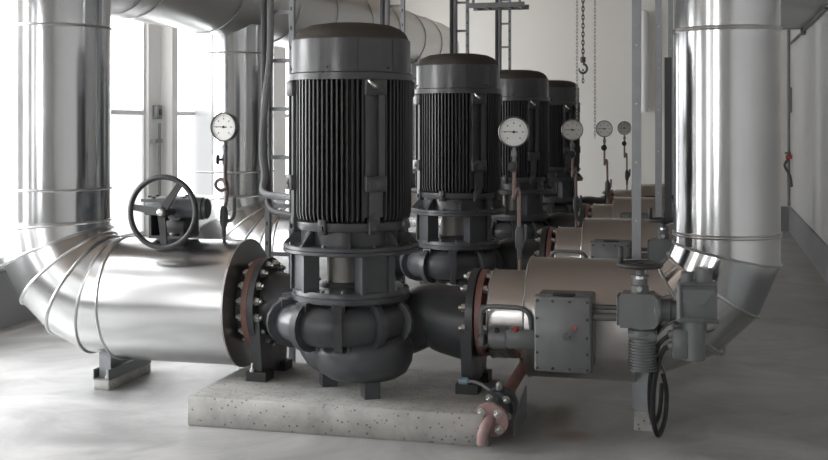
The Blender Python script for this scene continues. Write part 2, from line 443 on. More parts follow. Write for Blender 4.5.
# branch flanges and their bolts
fl = MB().lathe([(.19, 0), (.266, 0), (.266, .036), (.2, .04), (.19, .04)], (-.618, YP, ZP), (1, 0, 0), 64, caps=False).build('discharge_flange', 'cast', p)
fr = MB().lathe([(.17, 0), (.243, 0), (.243, .04), (.17, .04)], (.622, YP, ZP), (1, 0, 0), 64, caps=False).build('suction_flange', 'cast', p)
for k in range(16):
    b = R(11.25+22.5*k); y, z = YP+.23*math.cos(b), ZP+.23*math.sin(b)
    place(BOLT, 'flange_bolt', fl, (-.578, y, z), (0, R(90), 0))
for k in range(12):
    b = R(15+30*k); y, z = YP+.21*math.cos(b), ZP+.21*math.sin(b)
    place(BOLT, 'flange_bolt', fr, (.62, y, z), (0, R(-90), 0))
for (x0, x1, nm) in ((-.615, -.555, 'discharge_support'), (.595, .655, 'suction_support')):
    g = MB().prism([(YP-.19, .20), (YP+.19, .20), (YP+.235, .50), (YP-.235, .50)], 'x', x0, x1)
    o = g.build(nm, 'cast', p)
    for sgn in (-1, 1):
        MB().box(x0-.03, x1+.03, YP+sgn*.15-.06, YP+sgn*.15+.06, .156, .21).build('support_foot', 'black', o)
        if x0 < 0: MB().lathe([(.016, 0), (.016, .018), (.008, .018), (.008, .05)], (x0+.005, YP+sgn*.2-.0, .21), (0, 0, 1), 8).build('foot_bolt', 'zinc', o)
repeat(p, ['black vertical pump nearest the camera, its whole volute in view',
           'second black vertical pump from the front, just right of the nearest',
           'third black vertical pump from the front, partly hidden by the second',
           'farthest black vertical pump, at the back end of the row'])

# ------------------------------------------------------------------ clad pipes
def mitre(bm, band, centre, Rb, r, seams, sx, n=64, bead=.008, Rb1=None):
    """bend in the XZ plane from straight down (riser at X=centre.x - sx*Rb) to horizontal; sx=+1: riser left of centre"""
    cx, cy, cz = centre
    def ring(a, rad, tilt):          # a: 0 at the riser end, 90 at the horizontal end
        out = []
        e = V((-sx*math.cos(R(tilt)), 0, -math.sin(R(tilt))))
        k = rad
        for j in range(n):
            t = 2*PI*j/n
            out.append(V((cx, cy, cz))+e*(k+r*math.cos(t)*(k/Rb if tilt not in (0, 90) else 1))+V((0, 1, 0))*(r*math.sin(t)))
        return out
    st = seams[1]-seams[0]
    e_ = (Rb1 or Rb)-Rb
    lst = [(0, Rb)]+[(a, (Rb+e_*a/90)/math.cos(R(st/2))) for a in seams]+[(90, Rb+e_)]
    rings = [ring(a, k, a) for a, k in lst]
    for A, B in zip(rings, rings[1:]):
        bm.add(A+B, [(j, (j+1) % n, n+(j+1) % n, n+j) for j in range(n)])
    for g in rings[1:-1]:
        c = sum(g, V())/n
        band.append(MB().tube([c+(q-c)*(1+.004/r) for q in g], bead, 6, True))
def cross_tube(bm, r, p0, p1, n=64): bm.cyl(p0, p1, r, r, n); return bm

# left: discharge pipe, bend and riser
XLR, RL, RBL, RLB = -1.985, .362, .445, .328     # riser axis, insulated run, bend radius, bend and riser
lp = thing('discharge_pipe', (XLR, YP, .0), '', 'pipe', 'discharge pipes along the left')
hz = MB(); cross_tube(hz, RL, (-.73, YP, ZP), (XLR+RBL+.04, YP, ZP))
hz.build('horizontal_run', 'alu_left', lp)
el = MB(); bd = []
RBZ = .465
mitre(el, bd, (XLR+RBL, YP, ZP+RBZ), RBL, RLB, [4, 22.5, 41, 59.5, 78], 1, Rb1=RBZ)
el.cyl((XLR+RBL, YP, ZP), (XLR+RBL+.06, YP, ZP), RLB, RLB, 64)
el.build('mitred_elbow', 'alu_left', lp, 12)
bd.append(MB().torus((XLR, YP, 1.215), (0, 0, 1), RLB+.003, .008, 64, 6))
bd.append(MB().torus((XLR, YP, 2.19), (0, 0, 1), RLB+.003, .008, 64, 6))
bd.append(MB().torus((XLR+RBL+.043, YP, ZP), (1, 0, 0), RL+.001, .007, 64, 6))
for b in bd: b.build('seam_bead', 'band', lp)
rs = MB(); cross_tube(rs, RLB, (XLR, YP, ZP+RBZ), (XLR, YP, 2.42)); rs.build('riser', 'alu', lp)
MB().lathe([(.2, 0), (RL+.008, 0), (RL+.008, .012), (.2, .012)], (-.73, YP, ZP), (1, 0, 0), 64, caps=False).lathe([(.0, 0.004), (.2, .004)], (-.73, YP, ZP), (1, 0, 0), 48, caps=False).build('end_plate', 'endplate', lp)
MB().lathe([(.19, -.06), (.19, .06)], (-.675, YP, ZP), (1, 0, 0), 40).build('bare_pipe_end', 'greydark', lp)
rf = MB().lathe([(.18, 0), (.263, 0), (.263, .034), (.18, .034)], (-.655, YP, ZP), (1, 0, 0), 64, caps=False).build('pipe_flange', 'red', lp)
for k in range(16):
    b = R(11.25+22.5*k); y, z = YP+.23*math.cos(b), ZP+.23*math.sin(b)
    place(BOLT, 'flange_bolt', rf, (-.657, y, z), (0, R(-90), 0))
repeat(lp, ['huge shiny clad pipe bending up at the left edge of the photo',
            'second clad discharge pipe, riser behind the left pressure gauge',
            'third clad discharge pipe, hidden mostly by the nearest motor',
            'farthest clad discharge pipe, riser seen between the two front motors'])
# header above the risers
hd = thing('header_pipe', (XLR, 0, 2.78), 'large horizontal clad header pipe overhead running along the left wall', 'pipe')
RH, ZH = .37, 2.70
g = MB(); g.lathe([(RH, 0), (RH, 12.2), (RH*.94, 12.37), (RH*.75, 12.5), (RH*.4, 12.58), (.001, 12.6)], (XLR, -2.2, ZH), (0, 1, 0), 64, caps=False)
g.build('header_cladding', 'header', hd, 50)
g = MB()
for y in (-1.0, .9, 1.15, 2.35, 3.6, 4.6, 5.8, 6.9, 8.1, 9.0, 9.9): MB().torus((XLR, y, ZH), (0, 1, 0), RH+.002, .006, 64, 6).build('seam_bead', 'band', hd)

# right: suction pipe, insulated valve section, bend and riser
XRR, RR, RBR = 1.971, .271, .455
rp = thing('suction_pipe', (XRR, YP, 0), '', 'pipe', 'suction pipes along the right')
rf = MB().lathe([(.17, 0), (.238, 0), (.238, .034), (.17, .034)], (.672, YP, ZP), (1, 0, 0), 64, caps=False).build('pipe_flange', 'red', rp)
for k in range(12):
    b = R(15+30*k); y, z = YP+.21*math.cos(b), ZP+.21*math.sin(b)
    place(BOLT, 'flange_bolt', rf, (.706, y, z), (0, R(90), 0))
MB().lathe([(.17, 0), (.17, .08)], (.672, YP, ZP), (1, 0, 0), 48).build('bare_pipe_end', 'red', rp)
MB().lathe([(.15, 0), (.24, 0), (.24, .205)], (.742, YP, ZP), (1, 0, 0), 64, caps=False).build('reducer_cladding', 'alu_right', rp)
MB().lathe([(.2, 0), (.322, 0), (.322, .57), (.2, .57)], (.945, YP, .558), (1, 0, 0), 64, caps=False).build('valve_cladding', 'alu_right', rp)
g = [MB().torus((.743, YP, ZP), (1, 0, 0), .24, .006, 64, 6), MB().torus((.947, YP, .558), (1, 0, 0), .323, .006, 64, 6)]
el = MB()
mitre(el, g, (XRR-RBR, YP, ZP+RBR), RBR, RR, [11.25, 33.75, 56.25, 78.75], -1, bead=.007)
el.build('mitred_elbow', 'alu', rp, 12)
for z in (1.026, 1.04): g.append(MB().torus((XRR, YP, z), (0, 0, 1), RR+.002, .006, 64, 6))
for z in (2.085, 2.097): g.append(MB().torus((XRR, YP, z), (0, 0, 1), RR+.002, .006, 64, 6))
for b in g: b.build('seam_bead', 'band', rp)
g = MB(); cross_tube(g, RR, (XRR, YP, ZP+RBR), (XRR, YP, H-.01)); g.build('riser', 'alu', rp)
repeat(rp, ['nearest clad suction pipe with the tall shiny riser at right',
            'second clad suction pipe, just behind the nearest insulated pipe',
            'third clad suction pipe from the front, with brownish top',
            'farthest clad suction pipe in the row, against the back wall'])

# pipe supports
t = thing('pipe_support', (-1.655, .45, 0), 'concrete block and steel channel holding the left clad pipe', 'support')
MB().box(-1.72, -1.615, .265, .80, 0, .062, bev=.006).build('concrete_block', 'plinth', t)
MB().box(-1.72, -1.615, .265, .80, .062, .07).box(-1.72, -1.713, .265, .80, .07, .125).box(-1.622, -1.615, .265, .80, .07, .125).build('steel_channel', 'galvdark', t)
MB().box(-1.705, -1.628, .31, .325, .07, .24).box(-1.705, -1.628, .325, .54, .17, .185).box(-1.675, -1.66, .325, .54, .07, .22).build('upright_plate', 'galv', t)
MB().lathe([(.014, 0), (.014, .014), (.007, .014), (.007, .05)], (-1.64, .29, .07), (0, 0, 1), 8).build('anchor_bolt', 'zinc', t)
t = thing('pipe_support_post', (1.56, .25, 0), '', 'support')
MB().prism([(1.50, 0), (1.618, 0), (1.612, .10), (1.505, .10)], 'y', .17, .33).build('concrete_block', 'plinth', t)
MB().box(1.505, 1.612, .185, .197, .10, .42).box(1.505, 1.517, .197, .31, .10, .42).build('post_angle', 'galv', t)
MB().box(1.50, 1.62, .18, .32, .40, .415).build('head_plate', 'galvdark', t)
repeat(t, ['steel post on a concrete foot under the nearest right pipe'])

# ------------------------------------------------------------------ handwheel valve gear on the left pipe
t = thing('valve_gearbox', (-1.2, .28, .92), 'black worm gearbox with spoked handwheel on top of left clad pipe', 'valve')
wc = V((-1.112, -.02, 1.106)); wd = V((.03, -1, .05)).normalized(); wu, ww, _ = basis(wd)
hw = MB().torus(wc, wd, .199, .016, 64, 10).build('handwheel_rim', 'wheel', t)
for a in (172, 58, -86):
    # angle seen from the front
    dr = (V((1, 0, 0))*math.cos(R(a))+V((0, 0, 1))*math.sin(R(a))); dr = (dr-wd*dr.dot(wd)).normalized()
    side = dr.cross(wd)
    b = MB(); vs = []
    for (L_, hwid, off) in ((.02, .022, -.014), (.193, .017, .004)):
        for s1 in (-1, 1):
            for s2 in (-1, 1):
                vs.append(wc+dr*L_+side*(hwid*s1)+wd*(off*-1+.008*s2))
    b.add(vs, [(0, 1, 3, 2), (4, 6, 7, 5), (0, 4, 5, 1), (2, 3, 7, 6), (0, 2, 6, 4), (1, 5, 7, 3)])
    b.build('spoke', 'wheel', hw)
hb = MB().lathe([(.03, -.035), (.033, .02), (.028, .03)], wc, wd, 24).build('hub', 'wheel', hw)
MB().lathe([(.019, .03), (.019, .037), (.008, .042)], wc, wd, 20).build('hub_nut', 'zinc', hw)
MB().cyl(wc-wd*.02, wc-wd*.19, .02).lathe([(.055, 0), (.055, .1)], wc-wd*.16, -wd, 28).build('input_shaft', 'cast', t)
MB().box(-1.31, -1.06, .12, .42, 1.075, 1.155, bev=.01).lathe([(.13, 1.09), (.13, 1.15)], (-1.21, .27, 0), (0, 0, 1), 32).build('gear_case', 'cast', t)
cv = MB().lathe([(.14, 1.15), (.14, 1.165), (.13, 1.172)], (-1.21, .27, 0), (0, 0, 1), 40).box(-1.33, -1.10, .13, .4, 1.152, 1.168).build('gear_cover', 'greydark', t)
for k in range(8):
    b = R(20+45*k); place(SMALLBOLT, 'cover_bolt', cv, (-1.21+.122*math.cos(b), .27+.122*math.sin(b), 1.170))
MB().lathe([(.058, 0), (.058, .12), (.066, .122), (.066, .165), (.06, .172), (.06, .19), (.05, .198)], (-1.12, .16, 1.115), (1, .12, 0), 32).build('worm_housing', 'cast', t)
MB().box(-1.30, -1.285, .17, .39, .95, 1.08).box(-1.10, -1.085, .17, .39, .95, 1.08).box(-1.30, -1.085, .38, .39, .95, 1.08).box(-1.30, -1.085, .17, .39, .935, .952).build('yoke', 'cast', t)
MB().box(-1.11, -1.06, .14, .3, .97, 1.05, bev=.006).box(-1.17, -1.05, .12, .15, .975, 1.045, bev=.006).build('position_indicator', 'black', t)
MB().lathe([(.03, .93), (.03, 1.08)], (-1.2, .28, 0), (0, 0, 1), 20).build('valve_stem', 'zinc', t)
MB().lathe([(.09, .915), (.09, .94)], (-1.2, .28, 0), (0, 0, 1), 28).build('mounting_flange', 'cast', t)

# ------------------------------------------------------------------ pressure gauges
def gauge(x, y, zd, ztop, label, facing=(0, -1, 0), rg=.082, siphon_loop=False, tubem='copper', group='pressure gauges', tx=0.):
    t = thing('pressure_gauge', (x+tx, y, ztop), label, 'gauge', group)
    o = V((x, y, zd)); d = V(facing).normalized()
    MB().lathe([(.02, -.05), (rg*.92, -.045), (rg*.97, -.04), (rg, -.01), (rg, .008), (rg*.97, .014), (rg*.9, .010), (rg*.9, 0), (.0, 0)], o, d, 40, caps=False).build('gauge_case', 'chrome', t)
    MB().lathe([(rg*.9, 0), (rg*.9, .003)], o, d, 40).build('dial', 'dial', t)
    xv = V((0, 0, 1)).cross(d).normalized()
    def flat(bm, r0, r1, a, w0, w1, lift=.0045):
        dr = xv*math.cos(R(a))+V((0, 0, 1))*math.sin(R(a)); sd = d.cross(dr)
        A = o+d*lift; B = o+d*(lift+.0012)
        vs = [A+dr*r0-sd*w0, A+dr*r0+sd*w0, A+dr*r1+sd*w1, A+dr*r1-sd*w1]
        vs += [q+d*.0012 for q in vs]
        bm.add(vs, [(3, 2, 1, 0), (4, 5, 6, 7), (0, 1, 5, 4), (1, 2, 6, 5), (2, 3, 7, 6), (3, 0, 4, 7)])
    mk = MB()
    for k in range(31):
        a = 225-k*9; flat(mk, rg*(.70 if k % 5 == 0 else .76), rg*.82, a, rg*.010, rg*.010, .003)
    for k in range(0, 31, 5):
        flat(mk, rg*.52, rg*.62, 225-k*9, rg*.035, rg*.035, .003)
    mk.build('scale_marks', 'ink', t)
    nd = MB(); flat(nd, -rg*.25, rg*.72, 178, rg*.035, rg*.012, .0055); nd.lathe([(rg*.09, .005), (rg*.09, .009)], o, d, 16)
    nd.build('needle', 'ink', t)
    zb = zd-rg
    MB().lathe([(.010, 0), (.010, -.03), (.016, -.03), (.016, -.06), (.011, -.065), (.011, -.09)], (x, y+.015, zb+.01), (0, 0, 1), 14).build('gauge_stem', 'galvdark', t)
    zk = zb-.105
    MB().lathe([(.015, zk-.03), (.015, zk+.03)], (x, y+.015, 0), (0, 0, 1), 14).build('gauge_cock', 'galvdark', t)
    kx = -.035 if siphon_loop else -.0
    kn = (-1, -.4, 0) if siphon_loop else (0, -1, 0)
    MB().cyl(V((x, y+.01, zk)), V((x, y+.01, zk))+V(kn).normalized()*.04, .007).lathe([(.012, 0), (.03, .003), (.03, .018), (.012, .022)], V((x, y+.01, zk))+V(kn).normalized()*.03, kn, 10).build('cock_knob', 'black', t)
    xb = x+tx
    if siphon_loop:
        zl = zk-.15; pts = [(x, y+.015, zk-.03), (x, y+.015, zl+.045)]
        for k in range(0, 15):
            a = R(0+k*27); pts.append((x-.03+.033*math.cos(a), y+.015+.02*k/14-.0, zl+.033*math.sin(a)))
        pts += [(x+.004, y+.035, zl-.06), (xb, y, ztop+.15)]
    else:
        zl = zk-.10
        pts = [(x, y+.015, zk-.03), (x, y+.015, zl), (x+.0, y+.012, zl-.05), (x+.004, y-.02, zl-.07), (x+.013, y-.03, zl-.045), (x+.022, y-.02, zl-.02), (x+.03, y-.005, zl-.05), (xb-.003, y, zl-.12), (xb, y, ztop+.15)]
    MB().tube(bez(pts, 5), .0105, 10).build('siphon_tube', tubem, t)
    MB().lathe([(.013, 0), (.013, .05), (.022, .07), (.025, .09), (.025, .15), (.014, .18)], (xb, y, ztop+(.02 if siphon_loop else .06)), (0, 0, 1), 14).build('shut_off_valve', 'greydark', t)
    if siphon_loop: MB().tube(bez([(xb+.015, y, ztop+.11), (xb+.05, y, ztop+.12), (xb+.065, y, ztop+.16), (xb+.066, y, ztop+.25)], 5), .011, 8).build('valve_lever', 'greydark', t)
    else: MB().tube(bez([(xb+.015, y, ztop+.15), (xb+.03, y, ztop+.17), (xb+.034, y, ztop+.21), (xb+.034, y, ztop+.25)], 5), .009, 8).build('valve_lever', 'greydark', t)
    MB().lathe([(.010, -.03), (.010, .07)], (xb, y, ztop), (0, 0, 1), 12).build('gauge_nipple', tubem, t)
    return t
gauge(-.872, YP, 1.588, ZP+RL, 'round white pressure gauge with coiled siphon on the left clad pipe', (-.10, -1, 0), .086, True, 'siphon', 'pressure gauges', -.0)
g1 = gauge(.846, YP, 1.562, ZP+.24, '', (.12, -1, 0), .085, False, 'copper', 'pressure gauges', .032)
repeat(g1, ['largest pressure gauge on the right, above the nearest insulated pipe',
            'second pressure gauge on the right, seen before the farthest motor',
            'small pressure gauge seen against the back wall, left of its pair',
            'smallest pressure gauge seen against the back wall, right of its pair'])

# ------------------------------------------------------------------ actuators on the right pipes
t = thing('valve_actuator', (1.30, -.10, .30), '', 'actuator', 'grey valve actuators on the right pipes')
gb = MB().box(1.036, 1.311, -.20, .06, .367, .734, bev=.008).build('gear_housing', 'grey', t)
MB().box(1.03, 1.317, -.155, -.14, .361, .740, bev=.004).build('housing_flange', 'greydark', gb)
for (x, z) in [(1.05, .715), (1.127, .715), (1.21, .715), (1.297, .715), (1.05, .385), (1.127, .385), (1.21, .385), (1.297, .385), (1.05, .63), (1.05, .54), (1.05, .46), (1.297, .63), (1.297, .54), (1.297, .46)]:
    place(CAPSCREW, 'housing_screw', gb, (x, -.20, z), (R(90), 0, 0))
ptr = MB().lathe([(.018, 0), (.018, .02)], (1.195, -.20, .545), (0, -1, 0), 16)
s0 = len(ptr.v); ptr.box(-.005, .065, -.222, -.214, -.008, .008)
ptr.xf(lambda P: (1.195+P.x*math.cos(R(45))-P.z*math.sin(R(45)), P.y, .545+P.x*math.sin(R(45))+P.z*math.cos(R(45))), s0)
po = ptr.build('position_pointer', 'greydark', t)
MB().lathe([(.009, 0), (.009, .01)], (1.238, -.214, .592), (0, -1, 0), 12).build('pointer_tip', 'signal', po)
MB().box(1.12, 1.23, -.16, -.10, .734, .745, bev=.004).build('cover_strip', 'black', t)
MB().lathe([(.11, 0), (.11, .12)], (1.17, -.05, .55), (0, 1, 0), 28).build('mounting_neck', 'greydark', t)
MB().cyl((1.30, -.13, .685), (1.46, -.13, .685), .013).build('drive_shaft', 'greydark', t)
MB().cyl((1.30, -.13, .635), (1.46, -.13, .640), .020).build('torque_tube', 'grey', t)
g = MB().prism([(1.455, .60), (1.615, .60), (1.635, .625), (1.635, .74), (1.61, .765), (1.462, .765), (1.447, .745), (1.447, .62)], 'y', -.205, -.07)
g.lathe([(.05, 0), (.07, .02), (.07, .045)], (1.60, -.14, .685), (1, 0, 0), 24)
g.build('worm_gear_case', 'grey', t)
MB().box(1.436, 1.45, -.20, -.08, .61, .755, bev=.004).build('case_cover', 'greydark', t)
MB().lathe([(.042, .765), (.042, .80), (.036, .805), (.036, .835), (.042, .838), (.042, .85), (.02, .852), (.02, .885)], (1.545, -.14, 0), (0, 0, 1), 24).build('wheel_column', 'grey', t)
MB().lathe([(.013, 0), (.013, .03)], (1.545, -.18, .79), (0, -1, 0), 12).lathe([(.02, .835), (.02, .848)], (1.545, -.175, 0), (0, 0, 1), 6).build('grease_plug', 'zinc', t)
hw = MB().torus((1.545, -.14, .90), (0, 0, 1), .10, .0125, 48, 10).build('handwheel_rim', 'wheel', t)
g = MB().lathe([(.024, .875), (.026, .90), (.015, .915)], (1.545, -.14, 0), (0, 0, 1), 20)
for k in range(3): g.box(1.545, 1.64, -.152, -.128, .893, .905, R(30+120*k), (1.545, -.14))
g.build('handwheel_spokes', 'wheel', hw)
MB().lathe([(.009, .905), (.013, .92), (.012, .985), (.008, .99)], (1.455, -.165, 0), (0, 0, 1), 14).build('crank_handle', 'black', hw)
g = MB().lathe([(.05, .575), (.05, .61)], (1.555, -.14, 0), (0, 0, 1), 28)
pr = [(.055, .555), (.055, .58)]
g.lathe([(.062, .562), (.068, .566), (.068, .585), (.05, .59)], (1.555, -.14, 0), (0, 0, 1), 28, caps=False)
g.box(1.49, 1.625, -.20, -.09, .54, .578, bev=.006)
g.build('bellows_collar', 'grey', t)
pr = [(.03, .388)]
z = .39
for k in range(11):
    pr += [(.068, z), (.068, z+.008), (.056, z+.0085), (.056, z+.014)]; z += .0145
pr += [(.03, z)]
MB().lathe(pr, (1.557, -.14, 0), (0, 0, 1), 32, caps=False).build('ribbed_sleeve', 'grey', t)
MB().lathe([(.055, 0), (.055, .06), (.048, .065), (.048, .10)], (1.63, -.14, .685), (1, 0, 0), 28).build('motor_adapter', 'greydark', t)
g = MB().box(1.72, 1.908, -.215, -.06, .64, .83, bev=.014).box(1.713, 1.916, -.18, -.09, .634, .655, bev=.004)
g.build('terminal_housing', 'grey', t)
MB().box(1.735, 1.745, -.225, -.215, .66, .82).box(1.735, 1.90, -.222, -.214, .66, .668).box(1.735, 1.90, -.222, -.214, .815, .823).build('housing_rim', 'greydark', t)
MB().prism([(1.74, .80), (1.895, .80), (1.85, .735), (1.785, .735)], 'y', -.232, -.21).build('cast_web', 'grey', t)
MB().lathe([(.03, .825), (.03, .87), (.026, .875)], (1.768, -.15, 0), (0, 0, 1), 20).build('cap_left', 'grey', t).name = 'vent_cap'
MB().lathe([(.041, .825), (.041, .885), (.043, .885), (.043, .893)], (1.845, -.14, 0), (0, 0, 1), 24).build('switch_cap', 'grey', t)
MB().lathe([(.05, .45), (.054, .455), (.054, .60), (.06, .60), (.06, .64)], (1.80, -.14, 0), (0, 0, 1), 32).build('motor_can', 'grey', t)
MB().box(1.70, 1.775, -.19, -.10, .46, .60, bev=.008).build('cable_box', 'grey', t)
for zc in (.575, .52): MB().lathe([(.017, 0), (.021, .006), (.021, .022), (.015, .028)], (1.705, -.15, zc), (-1, 0, -.25), 12).build('cable_gland', 'galv', t)
def shift(o, d):
    if o.type == 'MESH' and not o.data.get('moved'):
        if o.data.users == 1: o.data.transform(Matrix.Translation(d))
        else: o.location += d
    for c in o.children: shift(c, d)
shift(t, V((.014, -.12, .02)))
acts = repeat(t, ['grey valve actuator with handwheel on the nearest right pipe',
                  'grey valve actuator with handwheel on the second right pipe',
                  'grey valve actuator on the third right pipe, part hidden',
                  'grey valve actuator on the farthest right pipe, mostly hidden'])
# control cables hanging from the nearest actuator
tag(MB().tube(bez([(1.70, -.27, .585), (1.655, -.27, .545), (1.625, -.22, .46), (1.60, -.12, .33), (1.595, -.04, .18), (1.61, .05, .07), (1.635, .12, .12), (1.645, .18, .25)], 8), .0115, 10).build('control_cable', 'black', None, 50, (1.69, -.15, .3)), 'black control cable looping down from actuator, upper of the two at the gland', 'cable', 'cables below the nearest actuator')
tag(MB().tube(bez([(1.70, -.27, .533), (1.67, -.27, .51), (1.64, -.24, .42), (1.618, -.17, .28), (1.615, -.09, .12), (1.635, -.01, .03), (1.665, .05, .10), (1.67, .12, .22), (1.65, .18, .30)], 8), .0125, 10).build('control_cable', 'black', None, 50, (1.69, -.15, .25)), 'black control cable looping lowest beside the post, lower of the two', 'cable', 'cables below the nearest actuator')
tag(MB().tube(bez([(1.865, -.13, .53), (1.90, -.10, .50), (1.95, -.02, .46), (1.96, .02, .50)], 6), .009, 8).build('sensor_cable', 'cablegrey', None, 50, (1.9, -.1, .5)), 'short grey cable behind the lower motor can, right side', 'cable')

# limit-switch gear with bar handle in front of the nearest and second valves
t = thing('butterfly_valve_lever', (.86, -.02, .46), '', 'valve', 'valve levers in front of the right pipes')
MB().tube(bez([(.732, -.03, .46), (.727, -.05, .57), (.735, -.06, .63), (.775, -.07, .655), (.86, -.07, .657), (.945, -.07, .652), (.985, -.065, .62), (.993, -.05, .56), (.993, -.03, .50)], 6), .0125, 10).build('bar_handle', 'grey', t)
MB().box(.713, .747, -.06, .04, .44, .50, bev=.005).build('handle_bracket', 'greydark', t)
MB().box(.976, 1.01, -.06, .04, .47, .53, bev=.005).build('handle_bracket', 'greydark', t)
MB().box(.86, 1.04, -.07, .06, .44, .54, bev=.01).build('lever_housing', 'grey', t)
MB().lathe([(.05, 0), (.056, .01), (.056, .09), (.045, .1)], (.765, .0, .48), (1, 0, 0), 24).build('lever_cylinder', 'grey', t)
MB().lathe([(.016, 0), (.016, .014), (.012, .016)], (.915, -.06, .537), (0, -.5, 1), 16).build('push_button', 'signal', t)
MB().lathe([(.012, 0), (.012, .02)], (.81, -.035, .52), (0, -.5, 1), 10).build('set_screw', 'black', t)
repeat(t, ['grey bar handle and red-button box on the nearest right pipe', 'grey bar handle on the second right pipe, above the nearest insulation', 'grey bar handle on the third right pipe', 'grey bar handle on the farthest right pipe'])

# ------------------------------------------------------------------ red drain pipe at the plinth corner
t = thing('drain_pipe', (.85, -.3, 0), 'faded red drain pipe with bolted flanges beside the plinth corner', 'pipe')
DA = V((.825, -.37, .118)); DD = V((.075, .64, .16)).normalized(); DU, DW, _ = basis(DD)
at = lambda k: DA+DD*k
MB().cyl(at(.26), at(.66), .031).build('drain_run', 'red', t)
MB().tube(bez([at(.63), at(.69)+V((0, 0, .01)), at(.71)+V((0, 0, .06)), at(.71)+V((0, 0, .13))], 6), .031, 16).build('drain_bend', 'red', t)
MB().lathe([(.03, 0), (.083, 0), (.083, .028), (.03, .028)], at(.235), DD, 36, caps=False).lathe([(.05, .02), (.05, .06)], at(.235), DD, 24).build('valve_body', 'greydark', t)
rf = MB().lathe([(.0, 0), (.09, 0), (.09, .02), (.0, .02)], at(.05), DD, 36, caps=False).build('blind_flange', 'pink', t)
MB().lathe([(.06, .02), (.06, .14), (.078, .14), (.078, .185)], at(.05), DD, 28).build('flange_neck', 'cast', t)
qt = DD.to_track_quat('-Z', 'Y').to_euler()
for k in range(4):
    b = R(45+90*k); off = DU*(.06*math.cos(b))+DW*(.06*math.sin(b))
    place(BOLT, 'flange_bolt', rf, at(.046)+off, qt).scale = (.85, .85, .6)
    place(BOLT, 'flange_bolt', rf, at(.188)+off*1.05, qt).scale = (.85, .85, .6)
MB().tube(bez([at(.06), at(.02)+V((-.002, 0, .004)), at(-.015)+V((-.008, 0, -.008)), at(-.025)+V((-.016, 0, -.035)), at(-.025)+V((-.02, 0, -.085))], 6), .027, 16).build('outlet_bend', 'pink', t)
MB().prism([(-.10, 0), (.30, 0), (.30, .17), (-.10, .09)], 'x', .905, .915).build('pipe_bracket', 'galv', t)
MB().box(.815, .825, -.33, -.27, .0, .08).build('pipe_shoe', 'galvdark', t)
MB().lathe([(.012, 0), (.018, .01), (.018, .035), (.009, .045)], at(.20)+V((0, 0, .082)), (0, 0, 1), 14).build('vent_plug', 'zinc', t)
t = thing('earth_lead', (.62, .05, .22), 'blue capped grey hose from pump foot to drain flange', 'hose')
MB().lathe([(.02, 0), (.02, .05), (.015, .055)], (.59, .05, .235), (1, -.1, 0), 16).build('blue_cap', 'bluecap', t)
MB().tube(bez([(.64, .045, .235), (.70, .0, .24), (.77, -.08, .23), (.815, -.14, .21), (.83, -.17, .19)], 6), .009, 10).build('hose', 'cablegrey', t)

# ------------------------------------------------------------------ cable ladders behind the pumps, with power cables
LX0, LX1, LY = -.865, -.70, .95
t = thing('cable_ladder', (-.8, LY, 0), '', 'cable ladder', 'upright cable ladders behind the pumps')
for x in (LX0, LX1):
    g = MB().box(x-.016, x+.016, LY-.02, LY-.017, 0, H).box(x-.016, x-.013, LY-.017, LY+.02, 0, H).box(x+.013, x+.016, LY-.017, LY+.02, 0, H)
    o = g.build('ladder_rail', 'galv', t)
    h = MB()
    for k in range(34): h.box(x-.005, x+.005, LY-.0212, LY-.020, .08+k*.125, .105+k*.125)
    h.build('rail_slots', 'black', o)
for k in range(12):
    MB().box(LX0+.016, LX1-.016, LY-.012, LY+.012, .45+k*.31, .475+k*.31).build('rung', 'galv', t)
repeat(t, ['upright steel cable ladder behind left side of the nearest pump', 'upright cable ladder behind right side of the nearest motor',
           'upright cable ladder rising behind the second motor', 'upright cable ladder rising behind the third motor'])
c1 = tag(MB().tube(bez([(-0.865, .88, H-.03), (-0.865, .88, 2.6), (-0.865, .88, 1.7), (-0.860, .87, 1.42), (-0.810, .80, 1.25), (-.72, .62, 1.095), (-.5, .35, 1.075), (-.28, .16, 1.08)], 8), .02, 12).build('power_cable', 'cable', None, 50, (-.9, .88, 0)), '', 'cable', 'dark power cables on the ladders')
repeat(c1, ['dark power cable on the ladder left of the nearest motor', 'dark power cable rising above right side of nearest motor, left of its pair',
            'dark power cable rising behind the second motor, left of its pair', 'dark power cable rising behind the third motor, left of its pair'])
c2 = tag(MB().tube(bez([(-0.815, .865, H-.03), (-0.815, .865, 2.5), (-0.820, .865, 2.05), (-0.850, .86, 1.75), (-0.860, .84, 1.45), (-0.820, .78, 1.28), (-.76, .62, 1.185), (-.52, .35, 1.18), (-.28, .12, 1.19)], 8), .022, 12).build('power_cable', 'cablegrey', None, 50, (-.85, .865, 0)), '', 'cable', 'grey power cables on the ladders')
repeat(c2, ['thick grey power cable curving into the left side of nearest motor', 'grey power cable rising above right side of nearest motor, right of its pair',
            'grey power cable rising behind the second motor, right of its pair', 'grey power cable rising behind the third motor, right of its pair'])
# steel struts beside the right pipes
t = thing('strut_channel', (1.484, .66, 0), '', 'strut', 'upright strut channels beside the right pipes')
MB().box(1.459, 1.509, .635, .638, 0, H).box(1.459, 1.462, .638, .685, 0, H).box(1.506, 1.509, .638, .685, 0, H).build('channel', 'galv', t)
g = MB()
for k in range(12): g.lathe([(.005, 0), (.005, .004)], (1.484, .635, .4+k*.33), (0, -1, 0), 8)
g.build('strut_bolts', 'zinc', t)
repeat(t, ['tall steel strut channel nearest, left of the shiny riser', 'second tall steel strut channel, close left of the shiny riser',
           'third steel strut channel, touching the left edge of the shiny riser'])
tag(MB().box(1.50, 1.56, 4.1, 4.14, 0, 2.18).build('electrical_conduit', 'cable', None, 38, (1.53, 4.1, 0)), 'narrow dark electrical conduit between the second and third struts', 'conduit')

